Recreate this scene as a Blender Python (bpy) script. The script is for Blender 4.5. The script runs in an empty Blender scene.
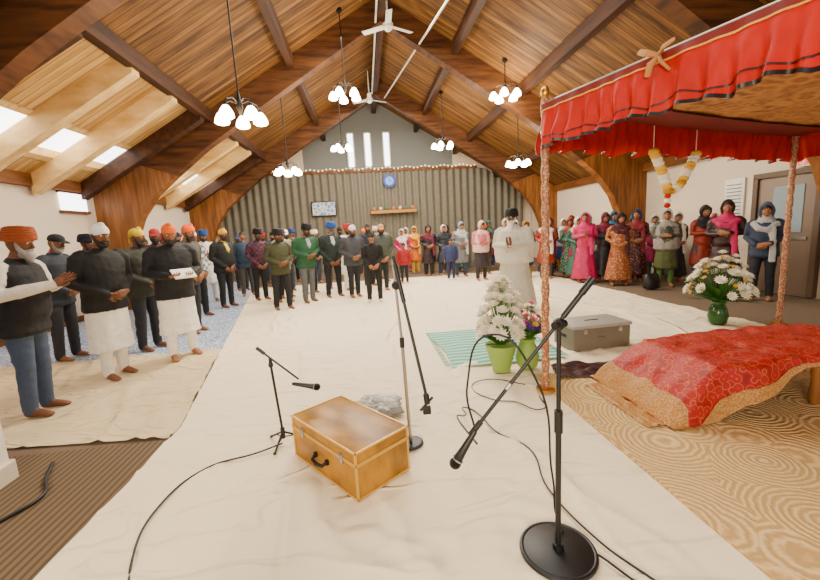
import bpy, bmesh, math, random
from mathutils import Vector, Matrix, noise
from mathutils.bvhtree import BVHTree
random.seed(7)
pi = math.pi
V3 = Vector

def sc(r, g, b):
    def f(v):
        v = v/255.0
        return v/12.92 if v <= .04045 else ((v+.055)/1.055)**2.4
    return (f(r), f(g), f(b), 1.0)

# ------------------------------------------------------------------ materials
_mc = {}
def nt_base(name):
    m = bpy.data.materials.new(name); m.use_nodes = True
    nt = m.node_tree; b = nt.nodes['Principled BSDF']
    return m, nt, b

def mat(name, col, rough=.6, metal=0, nscale=0, namt=.12, bump=0, bscale=40, emis=0, ecol=None, spec=None, trans=0, crease=0):
    if name in _mc: return _mc[name]
    m, nt, b = nt_base(name)
    col = sc(*col)
    b.inputs['Base Color'].default_value = col
    b.inputs['Roughness'].default_value = rough
    b.inputs['Metallic'].default_value = metal
    if spec is not None: b.inputs['Specular IOR Level'].default_value = spec
    if trans: b.inputs['Transmission Weight'].default_value = trans
    if emis:
        b.inputs['Emission Strength'].default_value = emis
        b.inputs['Emission Color'].default_value = sc(*(ecol or (255, 250, 240)))
    tc = nt.nodes.new('ShaderNodeTexCoord')
    if nscale:
        n = nt.nodes.new('ShaderNodeTexNoise'); n.inputs['Scale'].default_value = nscale; n.inputs['Detail'].default_value = 4
        nt.links.new(tc.outputs['Object'], n.inputs['Vector'])
        mx = nt.nodes.new('ShaderNodeMix'); mx.data_type = 'RGBA'
        mx.inputs[6].default_value = tuple(c*(1-namt) for c in col[:3])+(1,)
        mx.inputs[7].default_value = tuple(min(1, c*(1+namt)) for c in col[:3])+(1,)
        nt.links.new(n.outputs['Fac'], mx.inputs[0]); nt.links.new(mx.outputs[2], b.inputs['Base Color'])
    last = None
    if crease:
        for (s, w_, st) in ((.8, (1, .45, 1), 1.0), (1.9, (.5, 1.3, 1), .6)):
            mp = nt.nodes.new('ShaderNodeMapping'); mp.inputs['Scale'].default_value = w_; mp.inputs['Rotation'].default_value = (0, 0, .5*s)
            nt.links.new(tc.outputs['Object'], mp.inputs['Vector'])
            n = nt.nodes.new('ShaderNodeTexNoise'); n.inputs['Scale'].default_value = s; n.inputs['Detail'].default_value = 2.0; n.inputs['Distortion'].default_value = .8
            nt.links.new(mp.outputs['Vector'], n.inputs['Vector'])
            a = nt.nodes.new('ShaderNodeMath'); a.operation = 'SUBTRACT'; a.inputs[1].default_value = .5; nt.links.new(n.outputs['Fac'], a.inputs[0])
            c = nt.nodes.new('ShaderNodeMath'); c.operation = 'ABSOLUTE'; nt.links.new(a.outputs[0], c.inputs[0])
            mr = nt.nodes.new('ShaderNodeMapRange'); mr.inputs[1].default_value = 0; mr.inputs[2].default_value = .06; mr.inputs[3].default_value = 1; mr.inputs[4].default_value = 0
            mr.interpolation_type = 'SMOOTHSTEP'
            nt.links.new(c.outputs[0], mr.inputs[0])
            bp = nt.nodes.new('ShaderNodeBump'); bp.inputs['Strength'].default_value = st; bp.inputs['Distance'].default_value = crease
            nt.links.new(mr.outputs[0], bp.inputs['Height'])
            if last: nt.links.new(last.outputs['Normal'], bp.inputs['Normal'])
            last = bp
    if bump:
        n = nt.nodes.new('ShaderNodeTexNoise'); n.inputs['Scale'].default_value = bscale; n.inputs['Detail'].default_value = 3
        nt.links.new(tc.outputs['Object'], n.inputs['Vector'])
        bp = nt.nodes.new('ShaderNodeBump'); bp.inputs['Strength'].default_value = bump; bp.inputs['Distance'].default_value = .02
        nt.links.new(n.outputs['Fac'], bp.inputs['Height'])
        if last: nt.links.new(last.outputs['Normal'], bp.inputs['Normal'])
        last = bp
    if last: nt.links.new(last.outputs['Normal'], b.inputs['Normal'])
    _mc[name] = m
    return m

def ramp(nt, stops, interp='LINEAR'):
    r = nt.nodes.new('ShaderNodeValToRGB'); r.color_ramp.interpolation = interp
    e = r.color_ramp.elements
    while len(e) < len(stops): e.new(.5)
    for i, (p, c) in enumerate(stops):
        e[i].position = p; e[i].color = sc(*c)
    return r

def wood(name, c1, c2, stretch=(1, 1, 12), rough=.5, board=None, baxis=1):
    if name in _mc: return _mc[name]
    m, nt, b = nt_base(name); b.inputs['Roughness'].default_value = rough; b.inputs['Specular IOR Level'].default_value = .3
    tc = nt.nodes.new('ShaderNodeTexCoord'); mp = nt.nodes.new('ShaderNodeMapping')
    mp.inputs['Scale'].default_value = stretch
    nt.links.new(tc.outputs['Object'], mp.inputs['Vector'])
    n = nt.nodes.new('ShaderNodeTexNoise'); n.inputs['Scale'].default_value = 1.5; n.inputs['Detail'].default_value = 5
    nt.links.new(mp.outputs['Vector'], n.inputs['Vector'])
    r = ramp(nt, [(.32, c1), (.68, c2)])
    fac = n.outputs['Fac']
    if board:
        sx = nt.nodes.new('ShaderNodeSeparateXYZ'); nt.links.new(tc.outputs['Object'], sx.inputs[0])
        dv = nt.nodes.new('ShaderNodeMath'); dv.operation = 'DIVIDE'; dv.inputs[1].default_value = board
        nt.links.new(sx.outputs[baxis], dv.inputs[0])
        fl = nt.nodes.new('ShaderNodeMath'); fl.operation = 'FLOOR'; nt.links.new(dv.outputs[0], fl.inputs[0])
        wn = nt.nodes.new('ShaderNodeTexWhiteNoise'); wn.noise_dimensions = '1D'; nt.links.new(fl.outputs[0], wn.inputs['W'])
        ad = nt.nodes.new('ShaderNodeMath'); ad.operation = 'MULTIPLY_ADD'; ad.inputs[1].default_value = .22
        nt.links.new(wn.outputs['Value'], ad.inputs[0])
        h = nt.nodes.new('ShaderNodeMath'); h.operation = 'MULTIPLY'; h.inputs[1].default_value = .78
        nt.links.new(fac, h.inputs[0]); nt.links.new(h.outputs[0], ad.inputs[2]); fac = ad.outputs[0]
        fr = nt.nodes.new('ShaderNodeMath'); fr.operation = 'FRACT'; nt.links.new(dv.outputs[0], fr.inputs[0])
        lt = nt.nodes.new('ShaderNodeMath'); lt.operation = 'LESS_THAN'; lt.inputs[1].default_value = .09
        nt.links.new(fr.outputs[0], lt.inputs[0])
        nt.links.new(fac, r.inputs[0])
        mx = nt.nodes.new('ShaderNodeMix'); mx.data_type = 'RGBA'
        nt.links.new(lt.outputs[0], mx.inputs[0]); nt.links.new(r.outputs[0], mx.inputs[6])
        mx.inputs[7].default_value = tuple(v*.4 for v in sc(*c1)[:3])+(1,)
        nt.links.new(mx.outputs[2], b.inputs['Base Color'])
    else:
        nt.links.new(fac, r.inputs[0]); nt.links.new(r.outputs[0], b.inputs['Base Color'])
    _mc[name] = m
    return m

def vor(name, scale, stops, rough=.8, feature='F1', rings=0, interp='LINEAR', metal=0, bump=0):
    if name in _mc: return _mc[name]
    m, nt, b = nt_base(name); b.inputs['Roughness'].default_value = rough; b.inputs['Metallic'].default_value = metal
    tc = nt.nodes.new('ShaderNodeTexCoord'); v = nt.nodes.new('ShaderNodeTexVoronoi')
    v.inputs['Scale'].default_value = scale; v.feature = feature
    nt.links.new(tc.outputs['Object'], v.inputs['Vector'])
    fac = v.outputs['Distance']
    if rings:
        mm = nt.nodes.new('ShaderNodeMath'); mm.operation = 'MULTIPLY'; mm.inputs[1].default_value = rings
        nt.links.new(fac, mm.inputs[0])
        n = nt.nodes.new('ShaderNodeTexNoise'); n.inputs['Scale'].default_value = 26; n.inputs['Detail'].default_value = 2
        nt.links.new(tc.outputs['Object'], n.inputs['Vector'])
        wb = nt.nodes.new('ShaderNodeMath'); wb.operation = 'MULTIPLY_ADD'; wb.inputs[1].default_value = 5.0
        nt.links.new(n.outputs['Fac'], wb.inputs[0]); nt.links.new(mm.outputs[0], wb.inputs[2])
        s = nt.nodes.new('ShaderNodeMath'); s.operation = 'SINE'; nt.links.new(wb.outputs[0], s.inputs[0])
        a = nt.nodes.new('ShaderNodeMath'); a.operation = 'MULTIPLY_ADD'; a.inputs[1].default_value = .5; a.inputs[2].default_value = .5
        nt.links.new(s.outputs[0], a.inputs[0]); fac = a.outputs[0]
    r = ramp(nt, stops, interp); nt.links.new(fac, r.inputs[0]); nt.links.new(r.outputs[0], b.inputs['Base Color'])
    if bump:
        bp = nt.nodes.new('ShaderNodeBump'); bp.inputs['Strength'].default_value = bump; bp.inputs['Distance'].default_value = .01
        nt.links.new(fac, bp.inputs['Height']); nt.links.new(bp.outputs['Normal'], b.inputs['Normal'])
    _mc[name] = m
    return m

def stripes(name, axis, width, c1, c2, duty=.5, rough=.8):
    if name in _mc: return _mc[name]
    m, nt, b = nt_base(name); b.inputs['Roughness'].default_value = rough
    tc = nt.nodes.new('ShaderNodeTexCoord'); sx = nt.nodes.new('ShaderNodeSeparateXYZ'); nt.links.new(tc.outputs['Object'], sx.inputs[0])
    dv = nt.nodes.new('ShaderNodeMath'); dv.operation = 'DIVIDE'; dv.inputs[1].default_value = width
    nt.links.new(sx.outputs[axis], dv.inputs[0])
    fr = nt.nodes.new('ShaderNodeMath'); fr.operation = 'FRACT'; nt.links.new(dv.outputs[0], fr.inputs[0])
    r = ramp(nt, [(0, c1), (duty, c2)], 'CONSTANT'); nt.links.new(fr.outputs[0], r.inputs[0]); nt.links.new(r.outputs[0], b.inputs['Base Color'])
    _mc[name] = m
    return m

# ------------------------------------------------------------------ mesh accumulator
class M:
    def __init__(s): s.v = []; s.f = []; s.k = []; s.mats = []
    def mi(s, m):
        if m not in s.mats: s.mats.append(m)
        return s.mats.index(m)
    def add(s, vs, fs, m):
        o = len(s.v); k = s.mi(m)
        s.v += [V3(v) for v in vs]
        for f in fs: s.f.append([i+o for i in f]); s.k.append(k)
    def merge(s, o, mtx=None):
        off = len(s.v)
        s.v += [(mtx @ v) if mtx else v.copy() for v in o.v]
        flip = mtx is not None and mtx.to_3x3().determinant() < 0
        for f, k in zip(o.f, o.k):
            ff = [i+off for i in f]
            s.f.append(ff[::-1] if flip else ff); s.k.append(s.mi(o.mats[k]))
    def mesh(s, name):
        me = bpy.data.meshes.new(name); me.from_pydata([tuple(v) for v in s.v], [], s.f)
        for m in s.mats: me.materials.append(m)
        me.polygons.foreach_set('material_index', s.k)
        me.polygons.foreach_set('use_smooth', [True]*len(s.k))
        me.update()
        return me
    def obj(s, name, loc=(0, 0, 0), rz=0, parent=None, angle=38, fixn=True):
        me = s.mesh(name)
        if fixn:
            bm = bmesh.new(); bm.from_mesh(me); bmesh.ops.recalc_face_normals(bm, faces=bm.faces); bm.to_mesh(me); bm.free()
        me.set_sharp_from_angle(angle=math.radians(angle))
        ob = bpy.data.objects.new(name, me); ob.location = loc; ob.rotation_euler = (0, 0, rz)
        bpy.context.scene.collection.objects.link(ob)
        if parent: ob.parent = parent
        return ob

def tube(m, pts, rad, mt, n=12, ref=(0, 1, 0), cap=1.0, fn=None):
    pts = [V3(p) for p in pts]
    rad = [(r, r) if not isinstance(r, (tuple, list)) else tuple(r) for r in rad]
    N = len(pts); tans = []
    for i in range(N):
        a = pts[max(0, i-1)]; b = pts[min(N-1, i+1)]
        tans.append((b-a).normalized())
    s = V3(ref).cross(tans[0])
    if s.length < 1e-3: s = V3((1, 0, 0)).cross(tans[0])
    s.normalize()
    rings = []
    for i in range(N):
        t = tans[i]; s = (s-t*s.dot(t)).normalized(); o = t.cross(s)
        rings.append((pts[i], s.copy(), o, rad[i], i/(N-1)))
    if cap > 0:
        p, s0, o0, r, _ = rings[0]; rm = min(r)
        rings.insert(0, (p-tans[0]*rm*.7*cap, s0, o0, (r[0]*.7, r[1]*.7), 0)); rings[1] = (p, s0, o0, r, 0)
        p, s1, o1, r, _ = rings[-1]; rm2 = min(r)
        rings.append((p+tans[-1]*rm2*.7*cap, s1, o1, (r[0]*.7, r[1]*.7), 1))
        e0 = pts[0]-tans[0]*rm*cap; e1 = pts[-1]+tans[-1]*rm2*cap
    else:
        e0 = pts[0]; e1 = pts[-1]
    vs = []; fs = []
    for (p, s_, o_, r, fr) in rings:
        for j in range(n):
            a = 2*pi*j/n; k = fn(fr, a) if fn else 1
            vs.append(p+s_*(math.cos(a)*r[0]*k)+o_*(math.sin(a)*r[1]*k))
    R = len(rings)
    for i in range(R-1):
        for j in range(n):
            fs.append([i*n+j, i*n+(j+1) % n, (i+1)*n+(j+1) % n, (i+1)*n+j])
    vs.append(e0); vs.append(e1); A = len(vs)-2; B = A+1
    for j in range(n):
        fs.append([A, (j+1) % n, j]); fs.append([B, (R-1)*n+j, (R-1)*n+(j+1) % n])
    m.add(vs, fs, mt)

def ell(m, c, r, mt, rot=None, n=12, k=8, fn=None):
    c = V3(c); vs = [V3((0, 0, r[2]))]; fs = []
    for i in range(1, k):
        e = pi*i/k
        for j in range(n):
            a = 2*pi*j/n
            vs.append(V3((math.sin(e)*math.cos(a)*r[0], math.sin(e)*math.sin(a)*r[1], math.cos(e)*r[2])))
    vs.append(V3((0, 0, -r[2])))
    if fn: vs = [fn(p) for p in vs]
    if rot is not None: vs = [rot @ p for p in vs]
    vs = [p+c for p in vs]
    for j in range(n): fs.append([0, 1+j, 1+(j+1) % n])
    for i in range(k-2):
        for j in range(n): fs.append([1+i*n+j, 1+(i+1)*n+j, 1+(i+1)*n+(j+1) % n, 1+i*n+(j+1) % n])
    L = len(vs)-1; b = 1+(k-2)*n
    for j in range(n): fs.append([L, b+(j+1) % n, b+j])
    m.add(vs, fs, mt)

def torus(m, c, Ra, Rb, r, mt, rot=None, n=20, k=8, rz=None):
    c = V3(c); vs = []; fs = []
    for i in range(n):
        a = 2*pi*i/n
        for j in range(k):
            b = 2*pi*j/k; rr = r*math.cos(b)
            p = V3(((Ra+rr)*math.cos(a), (Rb+rr)*math.sin(a), (rz or r)*math.sin(b)))
            vs.append((rot @ p if rot is not None else p)+c)
    for i in range(n):
        for j in range(k):
            fs.append([i*k+j, ((i+1) % n)*k+j, ((i+1) % n)*k+(j+1) % k, i*k+(j+1) % k])
    m.add(vs, fs, mt)

def box(m, c, size, mt, rot=None, bev=0):
    bm = bmesh.new(); bmesh.ops.create_cube(bm, size=1)
    for v in bm.verts: v.co = V3((v.co.x*size[0], v.co.y*size[1], v.co.z*size[2]))
    if bev: bmesh.ops.bevel(bm, geom=list(bm.edges), offset=bev, segments=2, affect='EDGES', profile=.5)
    bm.verts.index_update()
    vs = [(rot @ v.co if rot is not None else v.co.copy())+V3(c) for v in bm.verts]
    fs = [[v.index for v in f.verts] for f in bm.faces]; bm.free()
    m.add(vs, fs, mt)

def cyl(m, a, b, r, mt, n=14, r2=None):
    tube(m, [a, b], [r, r if r2 is None else r2], mt, n=n, cap=0)

def RX(a): return Matrix.Rotation(a, 3, 'X')
def RY(a): return Matrix.Rotation(a, 3, 'Y')
def RZ(a): return Matrix.Rotation(a, 3, 'Z')

def grid(m, nx, ny, fn, mt):
    vs = []; fs = []
    for i in range(nx+1):
        for j in range(ny+1): vs.append(fn(i/nx, j/ny))
    for i in range(nx):
        for j in range(ny):
            a = i*(ny+1)+j; fs.append([a, a+ny+1, a+ny+2, a+1])
    m.add(vs, fs, mt)

def curve(name, pts, r, mt):
    cu = bpy.data.curves.new(name, 'CURVE'); cu.dimensions = '3D'; cu.bevel_depth = r; cu.bevel_resolution = 2; cu.resolution_u = 8
    sp = cu.splines.new('BEZIER'); sp.bezier_points.add(len(pts)-1)
    for p, q in zip(sp.bezier_points, pts):
        p.co = q; p.handle_left_type = p.handle_right_type = 'AUTO'
    cu.materials.append(mt)
    ob = bpy.data.objects.new(name, cu); bpy.context.scene.collection.objects.link(ob)
    return ob

# ------------------------------------------------------------------ room constants
XL, XR, XRI, ZE, ZR, YB, YF = -6.0, 7.4, .7, 2.8, 6.8, 16.9, -3.0
SL = (ZR-ZE)/(XRI-XL)
def roofz(x): return ZR-SL*abs(x-XRI)

m_wall = mat('wall_paint', (222, 206, 184), .85, nscale=2, namt=.03)
m_gable = mat('gable_paint', (124, 126, 124), .85)
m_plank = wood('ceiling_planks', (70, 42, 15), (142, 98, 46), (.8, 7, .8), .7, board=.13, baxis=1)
m_planklit = wood('lit_ceiling_planks', (176, 130, 66), (228, 186, 116), (.8, 7, .8), .6, board=.13, baxis=1)  # paler copy of the planks; skylight brightness is put into the colour
m_glu = wood('glulam_wood', (58, 30, 10), (104, 62, 26), (1, 1, 9), .6)
m_gluleg = wood('glulam_leg_wood', (100, 58, 22), (154, 98, 46), (9, 2, .8), .5)
m_dark = wood('dark_beam_wood', (42, 21, 8), (76, 42, 17), (6, .6, 6), .6)
m_light = wood('light_rafter_wood', (214, 170, 100), (246, 212, 144), (1.5, 6, 4), .6)
m_trim = wood('trim_wood', (92, 52, 18), (130, 80, 36), (6, .7, 6), .55)
m_carpet = mat('grey_brown_carpet', (108, 90, 72), .95, nscale=60, namt=.3)

m = M(); box(m, ((XL+XR)/2, (YB+YF)/2, -.06), (XR-XL+.4, YB-YF+.4, .1), m_carpet); m.obj('floor')
m = M(); box(m, (XL-.1, (YB+YF)/2, ZE/2), (.2, YB-YF, ZE+.1), m_wall); m.obj('wall_left')
m = M(); box(m, (XR+.1, (YB+YF)/2, ZE/2), (.2, YB-YF, ZE+.1), m_wall); m.obj('wall_right')
m = M()
vs = [(XL, YB, 0), (XR, YB, 0), (XR, YB, ZE), (XRI, YB, ZR), (XL, YB, ZE)]
m.add([V3(v) for v in vs]+[V3(v)+V3((0, .2, 0)) for v in vs], [[0, 1, 2, 3, 4], [5, 6, 7, 8, 9]]+[[i, (i+1) % 5, (i+1) % 5+5, i+5] for i in range(5)], m_gable)
m.obj('wall_back')
m = M()
def shoulder(xa, xb):
    n = 6; pts = []
    for i in range(n+1):
        x = xa+(xb-xa)*i/n; pts.append((x, roofz(x)-.02))
    vs = [V3((x, YB-.08, 0)) for x, z in pts]+[V3((x, YB-.08, z)) for x, z in pts]
    m.add(vs, [[i, i+1, n+2+i, n+1+i] for i in range(n)], m_wall)
shoulder(XL+.02, -2.3); shoulder(3.9, XR-.02)
m.obj('trim_back_plaster', fixn=False)
m = M(); box(m, (XL+.06, (YB+YF)/2, ZE-.02), (.14, YB-YF, .24), m_trim); box(m, (XL+.03, (YB+YF)/2, .06), (.03, YB-YF, .12), m_trim); m.obj('trim_left')
m = M(); box(m, (XR-.06, (YB+YF)/2, ZE-.02), (.14, YB-YF, .24), m_trim); m.obj('trim_right')

def slab(m, x0, x1, y0, y1, mt, t=.12):
    vs = []
    for x in (x0, x1):
        for y in (y0, y1):
            for dz in (0, t): vs.append(V3((x, y, roofz(x)+dz)))
    m.add(vs, [[0, 2, 6, 4], [1, 5, 7, 3], [0, 1, 3, 2], [4, 6, 7, 5], [0, 4, 5, 1], [2, 3, 7, 6]], mt)
frames = [.2, 5.0, 9.8, 14.6]
bays = [(.6, 4.6), (5.4, 9.4), (10.2, 14.2)]
SX0, SX1 = XL+.45, XL+1.25
m = M()
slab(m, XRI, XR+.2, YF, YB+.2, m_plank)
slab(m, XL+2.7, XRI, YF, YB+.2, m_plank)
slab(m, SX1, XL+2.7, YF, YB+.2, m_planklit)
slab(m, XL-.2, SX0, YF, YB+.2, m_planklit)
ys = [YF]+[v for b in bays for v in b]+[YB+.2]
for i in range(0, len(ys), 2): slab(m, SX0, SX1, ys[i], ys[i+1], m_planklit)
m.obj('ceiling')
m_day = mat('daylight_glass', (255, 255, 255), .3, emis=6, ecol=(245, 250, 255))
for bi, (a, b) in enumerate(bays):
    m = M()
    k = 3
    for i in range(k+1):
        y = a+.15+(b-a-.3)*i/k
        slab(m, XL+.1, XL+2.7, y-.10, y+.10, m_light if i % 3 else m_dark, t=-.34)
    for x in (SX0+.04, SX1-.04):
        slab(m, x-.06, x+.06, a, b, m_light, t=.14)
    # bright daylit glazing on top of the opening
    vs = []
    for x in (SX0, SX1):
        for y in (a, b): vs += [V3((x, y, roofz(x)+.15)), V3((x, y, roofz(x)+.17))]
    m.add(vs, [[0, 2, 6, 4], [1, 5, 7, 3], [0, 1, 3, 2], [4, 6, 7, 5], [0, 4, 5, 1], [2, 3, 7, 6]], m_day)
    m.obj('window_%d' % (bi+1))
def frame(y, name):
    m = M()
    for sg, xw in ((1, XL), (-1, XR)):
        L = XRI-XL
        outer = [(0, 0), (0, 1.5), (0, 2.2), (0, ZE), (.9, ZE+.9*SL), (2.2, ZE+2.2*SL), (4.4, ZE+4.4*SL), (L, ZR)]
        inner = [(.42, 0), (.66, 1.5), (.92, 2.1), (1.30, 2.60), (1.80, 3.02), (2.55, ZE+2.55*SL-.72), (4.4, ZE+4.4*SL-.62), (L, ZR-.56)]
        vs = []
        for (ou, oz), (iu, iz) in zip(outer, inner):
            for yy in (y-.13, y+.13):
                vs.append(V3((xw+sg*ou, yy, oz))); vs.append(V3((xw+sg*iu, yy, iz)))
        fs_leg = []; fs_r = []
        for i in range(7):
            o = i*4; q = o+4
            F = [[o, o+1, q+1, q], [o+2, q+2, q+3, o+3], [o+1, o+3, q+3, q+1], [o, q, q+2, o+2]]
            (fs_leg if i < 4 else fs_r).extend(F)
        m.add(vs, fs_leg, m_gluleg); m.add(vs, fs_r, m_glu)
    return m.obj(name, angle=30)
for y in frames: frame(y, 'glulam_arch')
m = M()
for sg, xw in ((1, XL), (-1, XR)):
    for u in ((2.7, 4.6) if sg > 0 else (1.7, 3.4, 5.0)):
        x = xw+sg*u
        box(m, (x, (YB+YF)/2, roofz(x)-.14), (.15, YB-YF, .26), m_dark)
box(m, (XRI, (YB+YF)/2, ZR-.3), (.18, YB-YF, .4), m_dark)
m.obj('trim_purlins')
m_white = mat('white_metal', (222, 222, 216), .4)
m = M()
cyl(m, (2.1, 5.3, roofz(2.1)-.5), (1.0, 14.3, roofz(1.0)-.55), .022, m_white)
cyl(m, (.58, 5.3, ZR-.58), (.58, 14.3, ZR-.58), .022, m_white)
m.obj('ceiling_conduit')

# ------------------------------------------------------------------ back wall
m_rib = mat('ribbed_panel', (114, 107, 92), .5, nscale=6, namt=.25)
m = M()
def rib(u, v):
    x = -5.75+u*12.7; return V3((x, YB-.25+.035*math.sin(x*2*pi/.3), v*min(3.95, roofz(x)-.15)))
grid(m, 500, 2, rib, m_rib)
box(m, (.55, YB-.22, 4.0), (8.7, .18, .1), m_trim)
m.obj('ribbed_curtain')
m_bulb = mat('fairy_bulb', (255, 230, 170), .4, emis=8, ecol=(255, 215, 140))
m = M()
for i in range(54):
    x = -3.8+i*.162; ell(m, (x, YB-.36, 4.08+.04*math.sin(i*1.3)), (.02, .02, .025), m_bulb, n=6, k=4)
tube(m, [(-3.8+i*.162, YB-.36, 4.1) for i in range(54)], [.006]*54, m_white, n=4)
m.obj('fairy_lights')
for i, x in enumerate((-.34, .36, 1.14)):
    m = M(); box(m, (x, YB-.03, 4.86), (.2, .04, 1.30), m_day)
    for s in (-1, 1): box(m, (x+s*.13, YB-.05, 4.86), (.05, .08, 1.4), m_white)
    box(m, (x, YB-.05, 5.54), (.3, .08, .05), m_white); box(m, (x, YB-.05, 4.19), (.3, .08, .05), m_white)
    m.obj('window_%d' % (i+4))
m = M(); box(m, (XL+.03, 9.0, 2.45), (.04, .7, .35), m_day)
box(m, (XL+.04, 9.0, 2.65), (.07, .8, .05), m_trim); box(m, (XL+.04, 9.0, 2.25), (.07, .8, .05), m_trim)
m.obj('window_7')
m_blue = mat('blue_plastic', (20, 60, 180), .4)
m = M(); cyl(m, (1.15, YB-.42, 3.55), (1.15, YB-.36, 3.55), .26, m_blue, 24); cyl(m, (1.15, YB-.43, 3.55), (1.15, YB-.41, 3.55), .17, mat('clock_face', (130, 170, 240), .4), 24)
box(m, (1.15, YB-.44, 3.61), (.02, .01, .13), m_blue); box(m, (1.2, YB-.44, 3.55), (.1, .01, .02), m_blue)
box(m, (1.15, YB-.33, 3.55), (.1, .1, .1), m_blue)
m.obj('wall_clock')
m_blk = mat('black_plastic', (12, 12, 14), .45)
m_gold = mat('gold_metal', (205, 150, 60), .3, .9)
m = M(); box(m, (-1.6, YB-.36, 2.55), (1.0, .06, .6), m_blk, bev=.01)
box(m, (-1.6, YB-.395, 2.55), (.92, .01, .52), vor('picture_art', 6, [(0, (200, 190, 150)), (.3, (60, 120, 180)), (.6, (220, 225, 230)), (1, (90, 70, 50))], .4))
m.obj('framed_picture')
m = M(); box(m, (1.25, YB-.45, 2.36), (1.9, .25, .05), m_trim)
box(m, (1.25, YB-.58, 2.30), (1.9, .03, .12), mat('shelf_garland', (190, 130, 50), .6, nscale=30, namt=.6))
for i in range(7): ell(m, (.45+i*.27, YB-.45, 2.44), (.07, .06, .08), mat('shelf_item%d' % (i % 3), [(220, 120, 60), (230, 220, 200), (80, 130, 90)][i % 3], .5), n=8, k=6)
m.obj('ornament_shelf')

m_door = mat('door_paint', (124, 104, 88), .5)
m_frame = mat('door_frame', (88, 68, 52), .5)
m_steel = mat('steel', (180, 180, 180), .3, .9)
m = M()
box(m, (XR-.04, 6.15, 1.03), (.05, .95, 2.04), m_door, bev=.004)
for y in (5.62, 6.68): box(m, (XR-.055, y, 1.05), (.09, .09, 2.08), m_frame)
box(m, (XR-.055, 6.15, 2.12), (.09, 1.15, .09), m_frame)
box(m, (XR-.07, 6.1, 1.5), (.02, .5, .8), mat('door_glass', (150, 165, 175), .15))
box(m, (XR-.08, 6.15, 1.0), (.03, .8, .05), m_steel)
m.obj('door_1')
m_red = mat('red_plastic', (180, 20, 16), .4)
m = M(); box(m, (XR-.03, 7.15, 1.75), (.03, .42, .8), m_white, bev=.004)
for i in range(9): box(m, (XR-.05, 7.15, 2.03-i*.07), (.006, .32, .015), m_blk)
m.obj('notice_board')
m = M(); box(m, (XR-.04, 7.6, 1.42), (.06, .12, .16), m_red, bev=.01); ell(m, (XR-.08, 7.6, 1.45), (.02, .03, .03), m_white); m.obj('fire_alarm')
m = M(); box(m, (XR-.06, 5.80, 2.27), (.08, .40, .18), m_white, bev=.01)
m_ex = mat('exit_red', (200, 20, 10), .4, emis=1.5, ecol=(255, 30, 20))
def lb(yc, zc, dy, dz): box(m, (XR-.105, yc, zc), (.012, dy, dz), m_ex)
for k, ch in enumerate('EXIT'):
    yc = 5.80+.135-.09*k; zc = 2.27
    if ch == 'E':
        lb(yc+.025, zc, .014, .12)
        for dz in (-.053, 0, .053): lb(yc, zc+dz, .06, .014)
    elif ch == 'X':
        for sg in (-1, 1): box(m, (XR-.105, yc, zc), (.012, .014, .13), m_ex, RX(sg*.45))
    elif ch == 'I': lb(yc, zc, .016, .12)
    else: lb(yc, zc, .014, .12); lb(yc, zc+.053, .06, .014)
m.obj('exit_sign')

m_part = mat('partition_paint', (236, 228, 214), .8)
m = M(); box(m, (-2.60, .69, 1.6), (.26, 4.0, 3.2), m_part); m.obj('wall_partition')
m_bb = mat('baseboard_paint', (222, 208, 184), .5)
m = M(); box(m, (-2.455, .69, .06), (.03, 4.02, .12), m_bb); box(m, (-2.60, 2.705, .06), (.28, .03, .12), m_bb)
m.obj('baseboard_partition')

# ------------------------------------------------------------------ floor coverings
def edge_x(y): return -1.62 if y < 3.2 else -1.62-(y-3.2)*.208
def fold(x, y, amp, seed, sc_):
    wx = noise.noise(V3((x*.7, y*.7, 9+seed)))*.9; wy = noise.noise(V3((x*.6+7, y*.6, 3+seed)))*.9
    n1 = 1-abs(noise.noise(V3(((x+wx)*sc_*1.5+seed, (y+wy)*sc_*.55, seed))))
    n2 = 1-abs(noise.noise(V3(((x-wy)*sc_*.9, (y+wx)*sc_*2.2, 5+seed))))
    n3 = noise.noise(V3((x*5, y*5, 2+seed)))
    return (max(0, n1-.88)/.12)*amp+(max(0, n2-.91)/.09)*amp*.7+max(0, n3)*amp*.35
m_cloth = mat('white_floor_cloth', (244, 228, 196), .9, nscale=.6, namt=.04, bump=.3, bscale=6, crease=.021)
m_cloth2 = mat('cream_floor_cloth', (214, 192, 152), .9, nscale=.9, namt=.08, bump=.5, bscale=6, crease=.028)
def main_cloth(u, v):
    y = -1.0+13.2*v**1.5; xl = edge_x(y); x = xl+(5.15-xl)*u
    a = .020
    if x > 1.42: a *= max(0, min(1, (y-3.55)/.3)) if y < 3.85 else 1
    if x > 1.3 and y < 3.5: a = 0
    return V3((x, y, .003+(fold(x, y, a, 0, 1.0) if a > 0 else 0)))
m = M(); grid(m, 260, 330, main_cloth, m_cloth); m.obj('floor_cloth', angle=80)
def side_cloth(u, v):
    y0_, y1_ = 3.02+(1-u)*.35, 5.5
    y = y0_+(y1_-y0_)*v; xr = edge_x(y)-.01; x = -5.6+(xr+5.6)*u
    return V3((x, y, .002+fold(x, y, .026, 3, 1.6)))
m = M(); grid(m, 110, 80, side_cloth, m_cloth2); m.obj('floor_cloth', angle=80)
def flat(name, corners, mt, z):
    m = M(); m.add([V3((a, b, z)) for a, b in corners], [[0, 1, 2, 3]], mt); return m.obj(name)
m_bluec = vor('blue_floral_carpet', 5, [(0, (205, 214, 226)), (.25, (60, 92, 146)), (.45, (160, 180, 206)), (.7, (40, 68, 126)), (1, (200, 210, 225))], .95, rings=14)
flat('patterned_carpet', [(-5.95, 5.45), (-2.1, 5.45), (-3.95, 14.5), (-5.95, 14.5)], m_bluec, .0015)
m_mat = stripes('ribbed_mat_brown', 0, .045, (72, 56, 38), (106, 86, 60), .4)
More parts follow.
